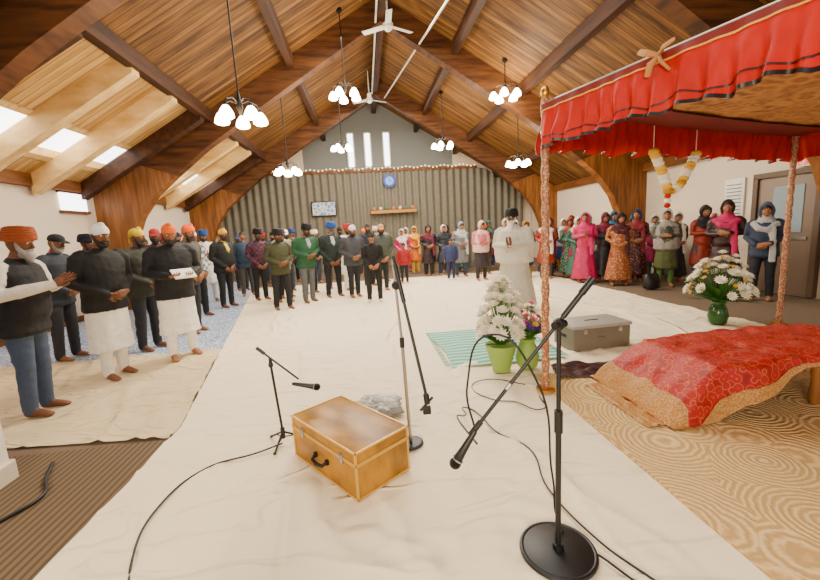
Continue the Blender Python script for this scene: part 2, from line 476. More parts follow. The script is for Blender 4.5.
flat('ribbed_floor_mat', [(-2.43, -1), (-1.63, -1), (-1.63, 3.0), (-3.4, 2.98)], m_mat, .0015)
m_swirl = vor('swirl_rug_pile', 2.1, [(0, (184, 146, 90)), (.5, (202, 166, 108)), (.75, (214, 180, 122)), (1, (220, 187, 131))], .95, rings=95, bump=.7)
m = M(); box(m, (3.4, 1.35, .014), (3.7, 4.3, .018), m_swirl, bev=.006); m.obj('swirl_rug')
m = M()
m_turq = stripes('turquoise_stripe', 1, .11, (84, 166, 150), (180, 206, 186), .6)
grid(m, 40, 30, lambda u, v: V3((.82+u*1.28+.04*math.sin(v*5), 3.9+v*1.45, .027+.006*math.sin(u*23)*math.sin(v*9))), m_turq)
for i in range(40):
    y = 3.93+i*.036
    for xx, s in ((.82, -1), (2.10, 1)): cyl(m, (xx, y, .027), (xx+s*.06, y+.01, .025), .004, m_turq, 4)
m.obj('striped_prayer_mat')

# ------------------------------------------------------------------ people
m_eyew = mat('eye_white', (225, 220, 215), .3); m_iris = mat('eye_dark', (25, 16, 10), .25); m_lip = mat('lips', (120, 58, 50), .5)
SK = {'a': (140, 86, 52), 'b': (112, 66, 38), 'c': (154, 98, 64), 'd': (96, 58, 36)}
def skin(k): return mat('skin_'+k, SK[k], .5, nscale=12, namt=.08)
def cloth(col, rough=.8): return mat('cloth_%d_%d_%d' % col, col, rough, nscale=18, namt=.14, bump=.35, bscale=22)
def shiny(col): return mat('silk_%d_%d_%d' % col, col, .45, nscale=25, namt=.4, bump=.3, bscale=18)
def plaid(col, col2):
    nm = 'plaid_%d_%d_%d' % col
    if nm in _mc: return _mc[nm]
    m, nt, b = nt_base(nm); b.inputs['Roughness'].default_value = .8
    tc = nt.nodes.new('ShaderNodeTexCoord'); ck = nt.nodes.new('ShaderNodeTexChecker'); ck.inputs['Scale'].default_value = 16
    ck.inputs['Color1'].default_value = sc(*col); ck.inputs['Color2'].default_value = sc(*col2)
    nt.links.new(tc.outputs['Object'], ck.inputs['Vector']); nt.links.new(ck.outputs['Color'], b.inputs['Base Color'])
    _mc[nm] = m; return m
def printed(col, col2):
    return vor('print_%d_%d_%d' % col, 22, [(0, col2), (.22, col2), (.3, col), (1, col)], .6)

def hand(side, skn, curl=.4):
    """wrist at origin, fingers +Y, palm faces -Z, thumb toward -X*side"""
    h = M()
    tube(h, [(0, -.03, 0), (0, .01, 0), (0, .045, 0), (0, .085, -.002)], [(.026, .02), (.032, .019), (.041, .017), (.039, .013)], skn, n=10, ref=(0, 0, -1))
    L = [.066, .076, .071, .055]
    for i in range(4):
        x = (-.030+.020*i)*side
        p = V3((x, .085-.004*abs(i-1.3), 0)); d = V3(((-.08+.055*i)*side, 1, 0)).normalized()
        pts = [p-d*.012]; a = 0; seg = L[i]*1.05
        for j, fr in enumerate((.45, .3, .25)):
            a += curl*(.55, .8, .6)[j]
            dd = V3((d.x*math.cos(a), d.y*math.cos(a), -math.sin(a))); p = p+dd*seg*fr; pts.append(p.copy())
        tube(h, pts, [.0095, .0088, .0078, .0062], skn, n=7, ref=(0, 0, 1))
    tube(h, [(-.022*side, .012, -.004), (-.044*side, .038, -.012), (-.054*side, .062, -.018-.02*curl), (-.050*side, .086, -.022-.03*curl)], [.014, .0115, .010, .0075], skn, n=7, ref=(0, 0, 1))
    return h

def place_hand(body, wrist, F, N, side, skn, curl):
    F = V3(F).normalized(); N = V3(N); N = (N-F*N.dot(F)).normalized(); Zl = -N; Xl = F.cross(Zl)
    mt = Matrix.Identity(4)
    for i in range(3): mt[i][0] = Xl[i]; mt[i][1] = F[i]; mt[i][2] = Zl[i]; mt[i][3] = wrist[i]
    body.merge(hand(side, skn, curl), mt)

def hair_m(c): return mat('hair_%d_%d_%d' % tuple(c), tuple(c), .6, nscale=60, namt=.3, bump=.5, bscale=80)

def head(skn, kind, hc, beard, bc, blen, female, style):
    h = M()
    def fn(p):
        x, y, z = p
        if z < -.02:
            t = min(1, (-z-.02)/.095); x *= 1-.38*t**1.4
            if y < 0: y = y*(1-.12*t)-.012*t
            else: y *= 1-.35*t
        if y < 0:
            ex = math.exp(-((abs(x)-.031)/.014)**2-((z-.008)/.013)**2); y += .010*ex
            y -= .006*math.exp(-((z-.028)/.010)**2-(x/.05)**2)
            y -= .006*math.exp(-((z+.088)/.016)**2-(x/.025)**2)
        return V3((x, y, z))
    ell(h, (0, 0, 0), (.074, .094, .115), skn, n=28, k=22, fn=fn)
    tube(h, [(0, -.088, .014), (0, -.100, -.006), (0, -.108, -.026), (0, -.098, -.034)], [.007, .010, .0145, .011], skn, n=8, ref=(1, 0, 0))
    for s in (-1, 1):
        ell(h, (s*.012, -.100, -.030), (.008, .009, .007), skn, n=6, k=5)
        ell(h, (s*.031, -.078, .008), (.013, .009, .0075), m_eyew, n=10, k=6)
        ell(h, (s*.031, -.0855, .006), (.006, .004, .006), m_iris, n=8, k=5)
        tube(h, [(s*.016, -.093, .024), (s*.032, -.092, .029), (s*.048, -.080, .024)], [.003, .004, .002], hair_m(bc if beard else (30, 22, 18)), n=5, ref=(0, 0, 1))
        ell(h, (s*.076, .008, -.004), (.010, .018, .030), skn, n=8, k=6)
    ell(h, (0, -.094, -.055), (.023, .008, .004), m_lip, n=10, k=5); ell(h, (0, -.092, -.062), (.019, .008, .005), m_lip, n=10, k=5)
    if beard:
        bm_ = hair_m(bc)
        def bf(p):
            n1 = noise.noise(p*40)*.006
            return p+p.normalized()*n1
        ell(h, (0, -.050, -.088), (.056, .050, .040+blen*.25), bm_, n=16, k=10, fn=bf)
        for s in (-1, 1):
            tube(h, [(s*.070, -.005, .005), (s*.064, -.030, -.045), (s*.040, -.060, -.085)], [.012, .018, .026], bm_, n=8)
            tube(h, [(0, -.104, -.044), (s*.022, -.099, -.048), (s*.040, -.082, -.062)], [.007, .0075, .005], bm_, n=6)
        if blen > .03:
            tube(h, [(0, -.060, -.08), (0, -.095, -.09-blen*.5), (0, -.105, -.10-blen)], [(.055, .045), (.055, .040), (.022, .018)], bm_, n=12,
                 fn=lambda f, a: 1+.06*math.sin(a*7))
    cm = cloth(hc) if kind != 'hair' else hair_m(hc)
    if kind == 'turban':
        ell(h, (0, .012, .060), (.098, .122, .088), cm, n=18, k=10)
        for k in range(5):
            z = .030+k*.019; r = 1.0-(k*.2)**2*.28
            for s in (-1, 1):
                torus(h, (0, .008+.002*k, z+.012), .084*r+.012, .106*r+.012, .017, cm, RY(s*(.16+.03*k)) @ RX(-.16), n=22, k=7, rz=.013)
        ell(h, (0, .0, .135), (.055, .07, .024), cm, n=12, k=6)
        ell(h, (0, -.096, .052), (.018, .012, .018), mat('turban_under_'+str(hc), tuple(min(255, c+40) for c in hc), .7), n=8, k=5)
    elif kind == 'patka':
        ell(h, (0, .010, .040), (.083, .103, .086), cm, n=18, k=10)
        torus(h, (0, .008, .036), .074, .092, .010, cm, RX(-.22), n=20, k=6, rz=.018)
        ell(h, (0, -.012, .120), (.032, .034, .026), cm, n=10, k=6)
        ell(h, (0, .108, .0), (.016, .014, .02), cm, n=8, k=5)
        tube(h, [(0, .108, 0), (.014, .118, -.05), (.02, .115, -.10)], [(.012, .006), (.018, .005), (.02, .004)], cm, n=6)
    elif kind == 'scarf':   # plain tied head cloth
        ell(h, (0, .012, .036), (.086, .106, .090), cm, n=28, k=18, fn=lambda p: p+p.normalized()*noise.noise(p*26)*.004)
        torus(h, (0, .010, .030), .074, .094, .010, cm, RX(-.25), n=24, k=6, rz=.016)
        ell(h, (0, .112, -.01), (.018, .014, .02), cm, n=8, k=5)
    elif kind == 'cap':
        ell(h, (0, .008, .050), (.082, .102, .070), cm, n=18, k=10)
        torus(h, (0, .006, .040), .076, .096, .007, cm, RX(-.12), n=20, k=6, rz=.014)
        tube(h, [(0, -.08, .045), (0, -.13, .035), (0, -.155, .026)], [(.07, .006), (.06, .005), (.04, .004)], cm, n=10, ref=(0, 0, 1))
    elif kind == 'dupatta':
        hm = hair_m((18, 12, 10))
        ell(h, (0, .012, .030), (.080, .098, .094), hm, n=16, k=10)
        ell(h, (0, .042, .012), (.098, .110, .132), cm, n=20, k=12)
        for s in (-1, 1):
            tube(h, [(0, -.02, .125), (s*.075, -.03, .075), (s*.095, -.02, .0), (s*.082, -.015, -.08), (s*.04, -.05, -.135)], [(.02, .01)]*5, cm, n=8)
    else:
        ell(h, (0, .014, .034), (.081, .099, .092), cm, n=18, k=10, fn=lambda p: p+p.normalized()*noise.noise(p*30)*.006)
        if female:
            tube(h, [(0, .05, .05), (0, .085, -.04), (0, .09, -.15), (0, .085, -.25)], [(.07, .05), (.085, .04), (.085, .03), (.06, .02)], cm, n=12)
        else:
            for s in (-1, 1): ell(h, (s*.073, .0, .015), (.010, .02, .03), cm, n=8, k=5)
    return h

pj = random.Random(21)
def person(name, x, y, h=1.72, face=None, top=(30, 30, 34), bottom=(32, 34, 42), style='jacket', sleeve=None, front=None, headk='turban', hc=(20, 20, 24),
           beard=True, bc=(30, 24, 20), blen=.03, pose='clasp', bow=None, turn=None, sk='b', wide=None, scarf=None, vox=None, topm=None, feet=None, hem=None, kc=None, prop=None, sit=False):
    d = math.hypot(x, y)
    if bow is None: bow = pj.uniform(.12, .42)
    if turn is None: turn = pj.uniform(-.3, .3)
    if wide is None: wide = pj.uniform(1.0, 1.2)
    vox = vox or (.011 if d < 6 else (.014 if d < 9 else .018))
    if face is None: face = (1.9-x, 4.6-y)
    th = math.atan2(face[0], -face[1])+(0 if sit else pj.uniform(-.15, .15))
    female = style in ('dress', 'kameez', 'shawl') and name != 'priest'
    B = M(); skn = skin(sk)
    T = topm or (shiny(top) if female else cloth(top)); S = cloth(sleeve) if sleeve else T; P = cloth(bottom)
    Fr = cloth(front) if front else None
    w = wide*(.92 if female else 1.0)
    infl = .032 if style in ('jacket', 'shawl', 'jacketkurta') else .008
    sh = .187*w
    lr = 1.18 if style in ('kameez', 'dress', 'kurta') else 1.08
    fo = pj.uniform(-.05, .05); sp = pj.uniform(.9, 1.35)
    for s in (-1, 1):
        q = s*fo
        fm = cloth(feet) if feet else skn
        if sit:   # cross-legged on the floor
            zz = .90+(.012 if s > 0 else 0)
            tube(B, [(s*.09, .0, .92), (s*.24, -.12, .92), (s*.36, -.25, .91), (s*.16, -.34, zz-.01), (-s*.08, -.33, zz-.02)],
                 [(.10, .09), (.085, .08), (.070, .066), (.056, .054), (.045, .043)], P, n=14, ref=(0, 0, 1))
            tube(B, [(-s*.10, -.33, zz-.03), (-s*.17, -.31, zz-.04), (-s*.24, -.28, zz-.05)], [(.036, .030), (.042, .026), (.034, .018)], fm, n=10, ref=(0, 0, 1))
            continue
        tube(B, [(s*.085, .0, .90), (s*.094*sp, -.005+q*.3, .70), (s*.098*sp, -.012+q*.6, .49), (s*.102*sp, .004+q*.8, .28), (s*.104*sp, .015+q, .075)],
             [(.094*w, .100), (.082*lr, .088*lr), (.064*lr, .068*lr), (.058*lr, .062*lr), (.052*lr, .056*lr)], P, n=14)
        tube(B, [(s*.104*sp, .045+q, .045), (s*.106*sp, q, .050), (s*.112*sp, -.07+q, .040), (s*.118*sp, -.135+q, .026), (s*.12*sp, -.165+q, .020)],
             [(.034, .040), (.038, .045), (.042, .034), (.044, .022), (.034, .016)], fm, n=10, ref=(0, 0, 1), cap=.8)
    i_ = infl
    zs = [.86, .97, 1.09, 1.22, 1.33, 1.41, 1.455]
    rx = [.160*w+i_, .168*w+i_, .155*w+i_, .170*w+i_, .186*w+i_, .172*w+i_*.7, .105*w]
    ry = [.112+i_, .122+i_, .118+i_, .125+i_, .122+i_, .098+i_*.6, .070]
    if wide > 1.05: ry[1] += .035; ry[2] += .045; ry[3] += .02
    tube(B, [(0, -.012 if (wide > 1.05 and 0 < i < 4) else .004, z) for i, z in enumerate(zs)], list(zip(rx, ry)), T, n=20, cap=.4)
    if style in ('jacket', 'jacketkurta', 'shirt') and not sit:
        hz = .80 if style != 'shirt' else .84
        tube(B, [(0, 0, hz), (0, 0, hz+.03), (0, 0, 1.0)], [(.182*w+i_, .135+i_*.8), (.180*w+i_, .136+i_*.8), (.160*w+i_, .118+i_)], T, n=20, cap=.2)
    if style in ('kurta', 'jacketkurta', 'kameez', 'shawl', 'dress') and not sit:
        hz = hem or {'kurta': .47, 'jacketkurta': .47, 'kameez': .48, 'shawl': .42, 'dress': .16}[style]
        K = cloth(kc) if kc else (T if style != 'jacketkurta' else cloth((232, 228, 218)))
        fl = .235 if hz > .4 else .28
        if style == 'jacketkurta': fl = .20
        pl = lambda f, a: 1+.05*(1-f)*math.sin(a*9+f*3)
        tube(B, [(0, .0, hz), (0, .0, hz+.2), (0, 0, .85), (0, 0, 1.02)], [(fl*w+.01, fl*.74), (fl*w*.95, fl*.70), (.185*w, .145), (.152*w, .118)], K, n=36, cap=.15, fn=pl)
    if Fr:
        tube(B, [(0, -.115-i_, .84 if style == 'shirt' else .9), (0, -.150-i_, 1.1), (0, -.130-i_, 1.3), (0, -.090, 1.42)], [(.028, .014), (.034, .018), (.045, .016), (.05, .02)], Fr, n=10)
    tube(B, [(0, .010, 1.42), (0, .006, 1.48), (0, -.010-.06*bow, 1.54)], [.060, .053, .052], skn, n=12)
    if style in ('jacket', 'shirt', 'jacketkurta'):
        torus(B, (0, .006, 1.462), .062, .060, .014, Fr or T, RX(.18), n=16, k=6, rz=.022)
    P_ = {'clasp': ((.250, .025, 1.135), (.085, -.205, 1.00), (-.9, -.25, -.18), (0, 1, -.1), .55),
          'namaste': ((.250, -.02, 1.15), (.030, -.250, 1.17), (0, -.42, .9), (-1, 0, 0), .08),
          'clap': ((.255, -.04, 1.16), (.034, -.300, 1.20), (0, -.85, .5), (-1, 0, 0), .12),
          'low': ((.245, .03, 1.12), (.10, -.17, .90), (-.75, -.2, -.6), (0, 1, -.1), .5),
          'side': ((.260, .025, 1.13), (.275, -.03, .87), (0, -.12, -1), (-1, 0, 0), .45),
          'book': ((.250, .0, 1.13), (.11, -.255, 1.06), (-.3, -.95, .1), (-.2, .1, 1), .5),
          'crossed': ((.255, -.02, 1.13), (.03, -.21, 1.12), (-.95, .05, .2), (0, 1, 0), .5)}[pose]
    el, wr, F, N, curl = P_
    dz = pj.uniform(-.05, .05) if pose != 'side' else 0
    ar = .014 if infl > .02 else .003
    hands = M()
    for s in (-1, 1):
        E = V3((s*(el[0]*w), el[1], el[2]+dz*.3)); W = V3((s*wr[0], wr[1], wr[2]+dz+(.02 if pose in ('clasp', 'crossed') and s > 0 else 0)))
        Sh = V3((s*sh, .005, 1.395))
        dW = (W-E).normalized()
        tube(B, [Sh+V3((-s*.03, 0, .01)), Sh+V3((s*.018, 0, -.03)), Sh.lerp(E, .55), E, E.lerp(W, .5), W-dW*.012],
             [.058+ar, .064+ar, .055+ar, .047+ar, .041+ar, .034+ar*.7], S, n=12, ref=(0, 1, .2))
        Fv = V3((F[0]*s, F[1], F[2])); Nv = V3((N[0]*s, N[1], N[2]))
        if pose in ('clasp', 'low', 'crossed'): W = W+V3((0, -.022 if s > 0 else .004, 0))
        place_hand(hands, W, Fv, Nv, 1 if s > 0 else -1, skn, curl)
    if style == 'shawl':
        C = cloth(scarf or top)
        tube(B, [(0, -.02, .86), (0, -.02, .98), (0, -.01, 1.12), (0, 0, 1.28), (0, .0, 1.39), (0, .005, 1.45), (0, .02, 1.49)],
             [(.25*w, .18), (.255*w, .19), (.262*w, .18), (.252*w, .155), (.215*w, .13), (.13, .10), (.085, .08)], C, n=36, cap=.2, fn=lambda f, a: 1+.05*math.sin(a*9+f*9))
    elif scarf:
        C = cloth(scarf)
        tube(B, [(0, .01, 1.34), (0, .008, 1.41), (0, .008, 1.46), (0, .015, 1.53)], [(.205*w, .135), (.178*w, .125), (.115, .10), (.088, .095)], C, n=24, cap=.2, fn=lambda f, a: 1+.025*math.sin(a*8+f*12))
        tube(B, [(-.16*w, -.06, 1.40), (-.07, -.140, 1.30), (.05, -.150, 1.27), (.16*w, -.07, 1.38)], [(.05, .03)]*4, C, n=10)
        tube(B, [(.11*w, -.13, 1.32), (.13*w, -.175, 1.1), (.135*w, -.18, .9), (.14*w, -.19, .72)], [(.055, .016), (.05, .016), (.055, .015), (.06, .014)], C, n=10)
    bme = B.mesh('tmp'); ob = bpy.data.objects.new('tmp', bme); bpy.context.scene.collection.objects.link(ob)
    bm = bmesh.new(); bm.from_mesh(bme); bmesh.ops.recalc_face_normals(bm, faces=bm.faces); bm.to_mesh(bme); bm.free()
    r = ob.modifiers.new('r', 'REMESH'); r.mode = 'VOXEL'; r.voxel_size = vox
    sm = ob.modifiers.new('s', 'SMOOTH'); sm.factor = .5; sm.iterations = 3
    dg = bpy.context.evaluated_depsgraph_get(); dg.update()
    me = bpy.data.meshes.new_from_object(ob.evaluated_get(dg))
    bvh = BVHTree.FromPolygons([v for v in B.v], B.f)
    out = M(); out.mats = list(B.mats)
    vs = [v.co.copy() for v in me.vertices]
    for f in me.polygons:
        loc, nn, idx, dist = bvh.find_nearest(f.center)
        out.f.append(list(f.vertices)); out.k.append(B.k[idx])
    sd = random.random()*50
    for v in vs:
        if .12 < v.z < 1.42:
            a = noise.noise(V3((v.x*9+sd, v.y*9, v.z*16)))*.009
            q = V3((v.x, v.y, 0))
            if q.length > .02: v += q.normalized()*a
    out.v = vs
    bpy.data.objects.remove(ob); bpy.data.meshes.remove(bme); bpy.data.meshes.remove(me)
    out.merge(hands)
    H = head(skn, headk, hc, beard, bc, blen, female, style)
    mt = Matrix.Translation((0, -.005, 1.50)) @ Matrix.Rotation(turn, 4, 'Z') @ Matrix.Rotation(bow, 4, 'X') @ Matrix.Translation((0, -.012, .122))
    out.merge(H, mt)
    if prop == 'papers':
        pm = mat('paper', (240, 236, 225), .7)
        box(out, (0.02, -.31, 1.09+dz), (.24, .20, .018), pm, RX(.5))
    k = h/1.75
    for v in out.v: v *= k
    st = pj.uniform(.0, .10)
    for v in out.v:
        if v.z > .9: v.y -= (v.z-.9)*st
    zmin = min(v.z for v in out.v)
    for v in out.v: v.z -= zmin
    return out.obj(name, (x, y, .008), th, angle=60, fixn=False)

W_ = (232, 228, 218); BK = (10, 10, 12)
P = person
P('man', -3.12, 3.80, 1.70, (1, .05), (14, 14, 18), (66, 82, 108), 'jacket', sleeve=(214, 206, 194), headk='turban', hc=(160, 76, 26), bc=(160, 154, 148), blen=.05, pose='clap', sk='b', wide=1.25)
P('man', -4.15, 5.65, 1.72, (1, .1), (44, 50, 60), (40, 42, 50), 'jacket', headk='cap', hc=(30, 30, 34), bc=(150, 148, 144), pose='clasp', sk='a')
P('man', -4.40, 6.70, 1.70, (1, 0), (50, 60, 80), (24, 26, 34), 'jacket', headk='turban', hc=(20, 24, 44), pose='low')
P('man', -2.98, 4.70, 1.76, (1, -.35), (14, 15, 18), (232, 228, 218), 'jacketkurta', headk='patka', hc=(226, 224, 222), bc=(20, 15, 14), blen=.02, pose='clasp', hem=.34, wide=1.15)
P('man', -3.19, 5.85, 1.74, (1, -.3), (44, 46, 36), (34, 36, 44), 'jacket', headk='patka', hc=(214, 184, 20), pose='clasp', sk='b')
P('man', -2.50, 5.30, 1.76, (.8, -.75), (16, 16, 20), (232, 228, 218), 'jacketkurta', headk='patka', hc=(226, 96, 10), pose='book', prop='papers', sk='a', hem=.34)
P('man', -2.95, 6.75, 1.80, (1, -.4), (70, 66, 62), (30, 32, 40), 'jacket', headk='patka', hc=(230, 84, 16), pose='low', sk='a')
P('man', -3.40, 8.10, 1.74, (1, -.5), (190, 192, 190), (18, 20, 26), 'shirt', topm=plaid((190, 192, 194), (70, 80, 90)), headk='patka', hc=(225, 225, 225), bc=(90, 86, 80), pose='low', wide=1.2)
P('man', -3.20, 9.1, 1.76, (.8, -.6), (14, 14, 16), (18, 20, 24), 'jacket', sleeve=(16, 16, 18), front=(210, 180, 30), headk='patka', hc=(220, 160, 40), pose='low', wide=1.2)
P('man', -2.62, 9.77, 1.72, (.7, -.8), (60, 28, 34), (16, 18, 24), 'shirt', topm=plaid((90, 28, 36), (24, 26, 56)), headk='turban', hc=BK, pose='low')
P('man', -1.80, 8.25, 1.66, (.6, -.8), (52, 54, 26), (18, 18, 22), 'jacket', headk='turban', hc=BK, pose='clasp', sk='b')
P('man', -1.36, 8.95, 1.76, (.5, -.9), (24, 74, 44), (84, 86, 90), 'jacket', front=(150, 150, 150), headk='turban', hc=BK, pose='clasp', wide=1.2)
P('man', -.83, 9.41, 1.78, (.5, -.9), (20, 34, 30), (20, 20, 26), 'jacket', front=(170, 170, 170), headk='turban', hc=(14, 76, 150), bc=(120, 116, 110), pose='low')
P('man', -.33, 9.20, 1.70, (.4, -.9), (52, 54, 60), (22, 24, 32), 'jacket', headk='patka', hc=(220, 220, 218), pose='clasp', sk='a', wide=1.2)
P('boy', .12, 8.33, 1.50, (.2, -1), (12, 12, 14), (16, 16, 18), 'shirt', headk='patka', hc=(30, 30, 34), beard=False, pose='low', sk='c', feet=(210, 210, 210), wide=1.0)
P('man', .38, 9.9, 1.70, (.2, -1), (62, 70, 62), (30, 32, 36), 'jacket', headk='cap', hc=(186, 126, 76), pose='low', sk='c')
rr = random.Random(11)
tops = [(70, 30, 34), (28, 34, 54), (104, 92, 72), (30, 54, 76), (20, 20, 24), (134, 124, 108), (40, 66, 44), (160, 154, 142)]
bots = [(22, 22, 28), (44, 56, 80), (60, 58, 54), (20, 20, 24)]
hcs = [(170, 30, 40), BK, (200, 150, 40), (20, 26, 60), (214, 210, 204), (220, 110, 30), (30, 70, 130), (60, 60, 64)]
bm_pts = [(-4.2, 8.7), (-4.7, 7.5), (-3.95, 10.1), (-3.2, 10.7), (-2.2, 11.1), (-2.05, 9.9), (-1.5, 10.3), (-.95, 11.0), (-.5, 10.4), (.05, 10.9), (-3.7, 11.9), (-2.8, 12.2), (-1.6, 12.4), (.45, 11.7), (-.6, 12.3), (-4.9, 9.3), (-3.7, 7.4), (-4.9, 10.9), (-2.4, 13.2), (-.9, 13.4), (.3, 12.8), (-1.95, 9.2), (-4.0, 9.4), (-.1, 13.8), (-3.4, 13.4), (-5.1, 8.2)]
for i, (px, py) in enumerate(bm_pts):
    if i % 6 == 2:
        P('man', px, py, 1.64+.15*rr.random(), (.5, -.9), W_, W_, 'kurta', headk='turban', hc=hcs[(i*3) % 8], pose='namaste', sk='abc'[i % 3], vox=.020)
        continue
    tp = tops[i % 8]
    P('man', px, py, 1.64+.15*rr.random(), (.5, -.9), tp, bots[(i*3+1) % 4], ['jacket', 'jacket', 'shirt'][i % 3], topm=plaid(tp, tuple(c//2 for c in tp)) if i % 5 == 4 else None,
      headk=['turban', 'patka', 'turban', 'hair', 'cap', 'patka'][i % 6], hc=hcs[(i*3) % 8] if i % 6 != 3 else (16, 12, 10),
      pose=['low', 'clasp', 'namaste', 'side'][i % 4], sk='abc'[i % 3], beard=(i % 5 != 3), vox=.020)
# centre
P('child', 1.05, 11.1, 1.15, (.1, -1), (150, 20, 30), (24, 24, 34), 'jacket', headk='hair', hc=(20, 14, 12), beard=False, pose='side', sk='c', feet=(180, 40, 40))
P('woman', 1.68, 13.4, 1.62, (.1, -1), (206, 100, 16), (206, 160, 20), 'kameez', headk='dupatta', hc=(214, 160, 30), scarf=(214, 160, 30), beard=False, pose='clasp', sk='c')
P('woman', 1.95, 12.2, 1.62, (.1, -1), (34, 16, 28), (20, 14, 20), 'kameez', headk='dupatta', hc=(30, 20, 34), scarf=(94, 24, 44), beard=False, pose='clasp', sk='c')
P('woman', 2.45, 12.2, 1.60, (.1, -1), (30, 34, 44), (28, 38, 66), 'kameez', headk='dupatta', hc=(214, 186, 186), scarf=(30, 34, 44), beard=False, pose='clasp', sk='c')
P('child', 2.4, 11.0, 1.2, (.1, -1), (40, 50, 90), (28, 38, 74), 'jacket', headk='hair', hc=(20, 14, 12), beard=False, pose='side', sk='c', feet=(210, 210, 210))
P('woman', 2.85, 11.6, 1.66, (.1, -1), (110, 110, 118), (44, 54, 74), 'kameez', headk='dupatta', hc=(130, 144, 156), scarf=(170, 176, 182), beard=False, pose='clasp', sk='c')
P('woman', 3.15, 10.5, 1.64, (0, -1), (196, 96, 110), (44, 36, 40), 'shawl', headk='dupatta', hc=(226, 180, 178), scarf=(214, 176, 170), beard=False, pose='crossed', sk='c', kc=(44, 36, 44))
P('woman', 3.65, 11.8, 1.62, (0, -1), (66, 66, 36), (66, 66, 36), 'kameez', headk='dupatta', hc=(44, 16, 26), scarf=(44, 16, 26), beard=False, pose='clasp', sk='c')
P('woman', 4.0, 10.9, 1.66, (-.2, -1), (60, 36, 36), (44, 34, 40), 'shawl', headk='dupatta', hc=(196, 170, 138), scarf=(200, 172, 144), beard=False, pose='crossed', sk='c')
wt = [(170, 24, 90), (30, 50, 110), (140, 44, 24), (40, 90, 80), (150, 110, 30), (60, 60, 66), (110, 18, 50), (30, 30, 40)]
wpts = [(1.2, 12.9), (2.2, 13.5), (2.75, 13.1), (3.25, 13.0), (3.95, 13.0), (4.5, 12.2), (4.5, 11.4), (5.05, 10.4), (5.45, 11.2), (5.95, 11.3), (6.45, 10.8), (6.6, 12.0), (5.75, 9.7), (6.15, 10.3), (6.75, 9.25), (6.95, 8.1), (5.0, 12.7), (6.0, 12.5), (4.75, 9.9), (5.45, 10.0), (3.4, 14.0), (1.5, 14.2), (4.4, 13.6), (5.75, 8.9), (6.85, 8.65), (4.35, 10.3), (7.0, 7.45), (5.35, 9.45)]
for i, (px, py) in enumerate(wpts):
    c1 = wt[i % 8]; stl = ['kameez', 'shawl', 'kameez', 'dress'][i % 4]
    P('woman', px, py, 1.54+.14*rr.random(), (-.25, -1), c1, wt[(i+3) % 8], stl, headk='dupatta', hc=wt[(i*3+1) % 8] if i % 3 else (206, 196, 186), scarf=wt[(i*3+1) % 8] if i % 3 else (206, 196, 186),
      topm=printed(c1, (220, 180, 120)) if i % 3 == 1 and stl != 'shawl' else None, beard=False, pose=['clasp', 'crossed', 'namaste'][i % 3], sk='ca'[i % 2], vox=.020)
PW = (180, 174, 162)
P('priest', 2.56, 6.55, 1.74, (-.55, -.85), PW, PW, 'shawl', headk='turban', hc=BK, bc=(220, 216, 210), blen=.20, pose='namaste', bow=.12, turn=-.2, sk='b', wide=1.3, hem=.10, kc=PW, scarf=(194, 188, 176), vox=.010)
P('woman', 5.22, 8.85, 1.68, (-.5, -.9), (176, 10, 80), (170, 16, 76), 'dress', headk='dupatta', hc=(190, 20, 96), scarf=(190, 20, 96), beard=False, pose='namaste', sk='c', hem=.12, wide=1.15)
P('woman', 5.66, 8.2, 1.62, (-.5, -.9), (140, 86, 50), (120, 36, 22), 'dress', headk='dupatta', hc=(44, 14, 20), scarf=(66, 16, 26), beard=False, pose='clasp', sk='c', hem=.14, topm=printed((140, 76, 40), (210, 160, 90)))
P('woman', 6.15, 9.15, 1.68, (-.5, -.9), (26, 42, 86), (150, 140, 40), 'kameez', headk='dupatta', hc=(26, 100, 124), scarf=(20, 90, 130), beard=False, pose='clasp', sk='c')
P('woman', 6.30, 8.5, 1.68, (-.5, -.9), (54, 14, 22), (44, 12, 20), 'dress', headk='dupatta', hc=(30, 38, 84), scarf=(120, 30, 40), beard=False, pose='clasp', sk='c', hem=.2, topm=printed((54, 14, 22), (190, 110, 60)))
P('woman', 6.35, 7.65, 1.64, (-.6, -.8), (50, 56, 40), (74, 104, 40), 'shawl', headk='dupatta', hc=(176, 168, 162), scarf=(140, 134, 130), beard=False, pose='crossed', sk='c', kc=(74, 80, 40))
P('woman', 6.60, 6.52, 1.72, (-.7, -.5), (44, 14, 22), (44, 14, 22), 'dress', headk='dupatta', hc=(50, 14, 26), scarf=(180, 20, 84), beard=False, pose='crossed', sk='c', wide=1.18, hem=.16)
P('woman', 6.60, 5.80, 1.62, (-.7, -.5), (34, 48, 70), (22, 26, 34), 'jacket', headk='dupatta', hc=(60, 80, 104), scarf=(160, 160, 160), beard=False, pose='clasp', sk='c')
# added cross-legged child, stand-in for a blurred foreground shape; sits below the frame
P('stand_in_child', -.70, .68, 1.36, (.1, 1), (200, 150, 110), (60, 56, 54), 'shirt', headk='scarf', hc=(214, 128, 92), beard=False, pose='clasp', sk='a', wide=1.0, sit=True, bow=.15, turn=0)

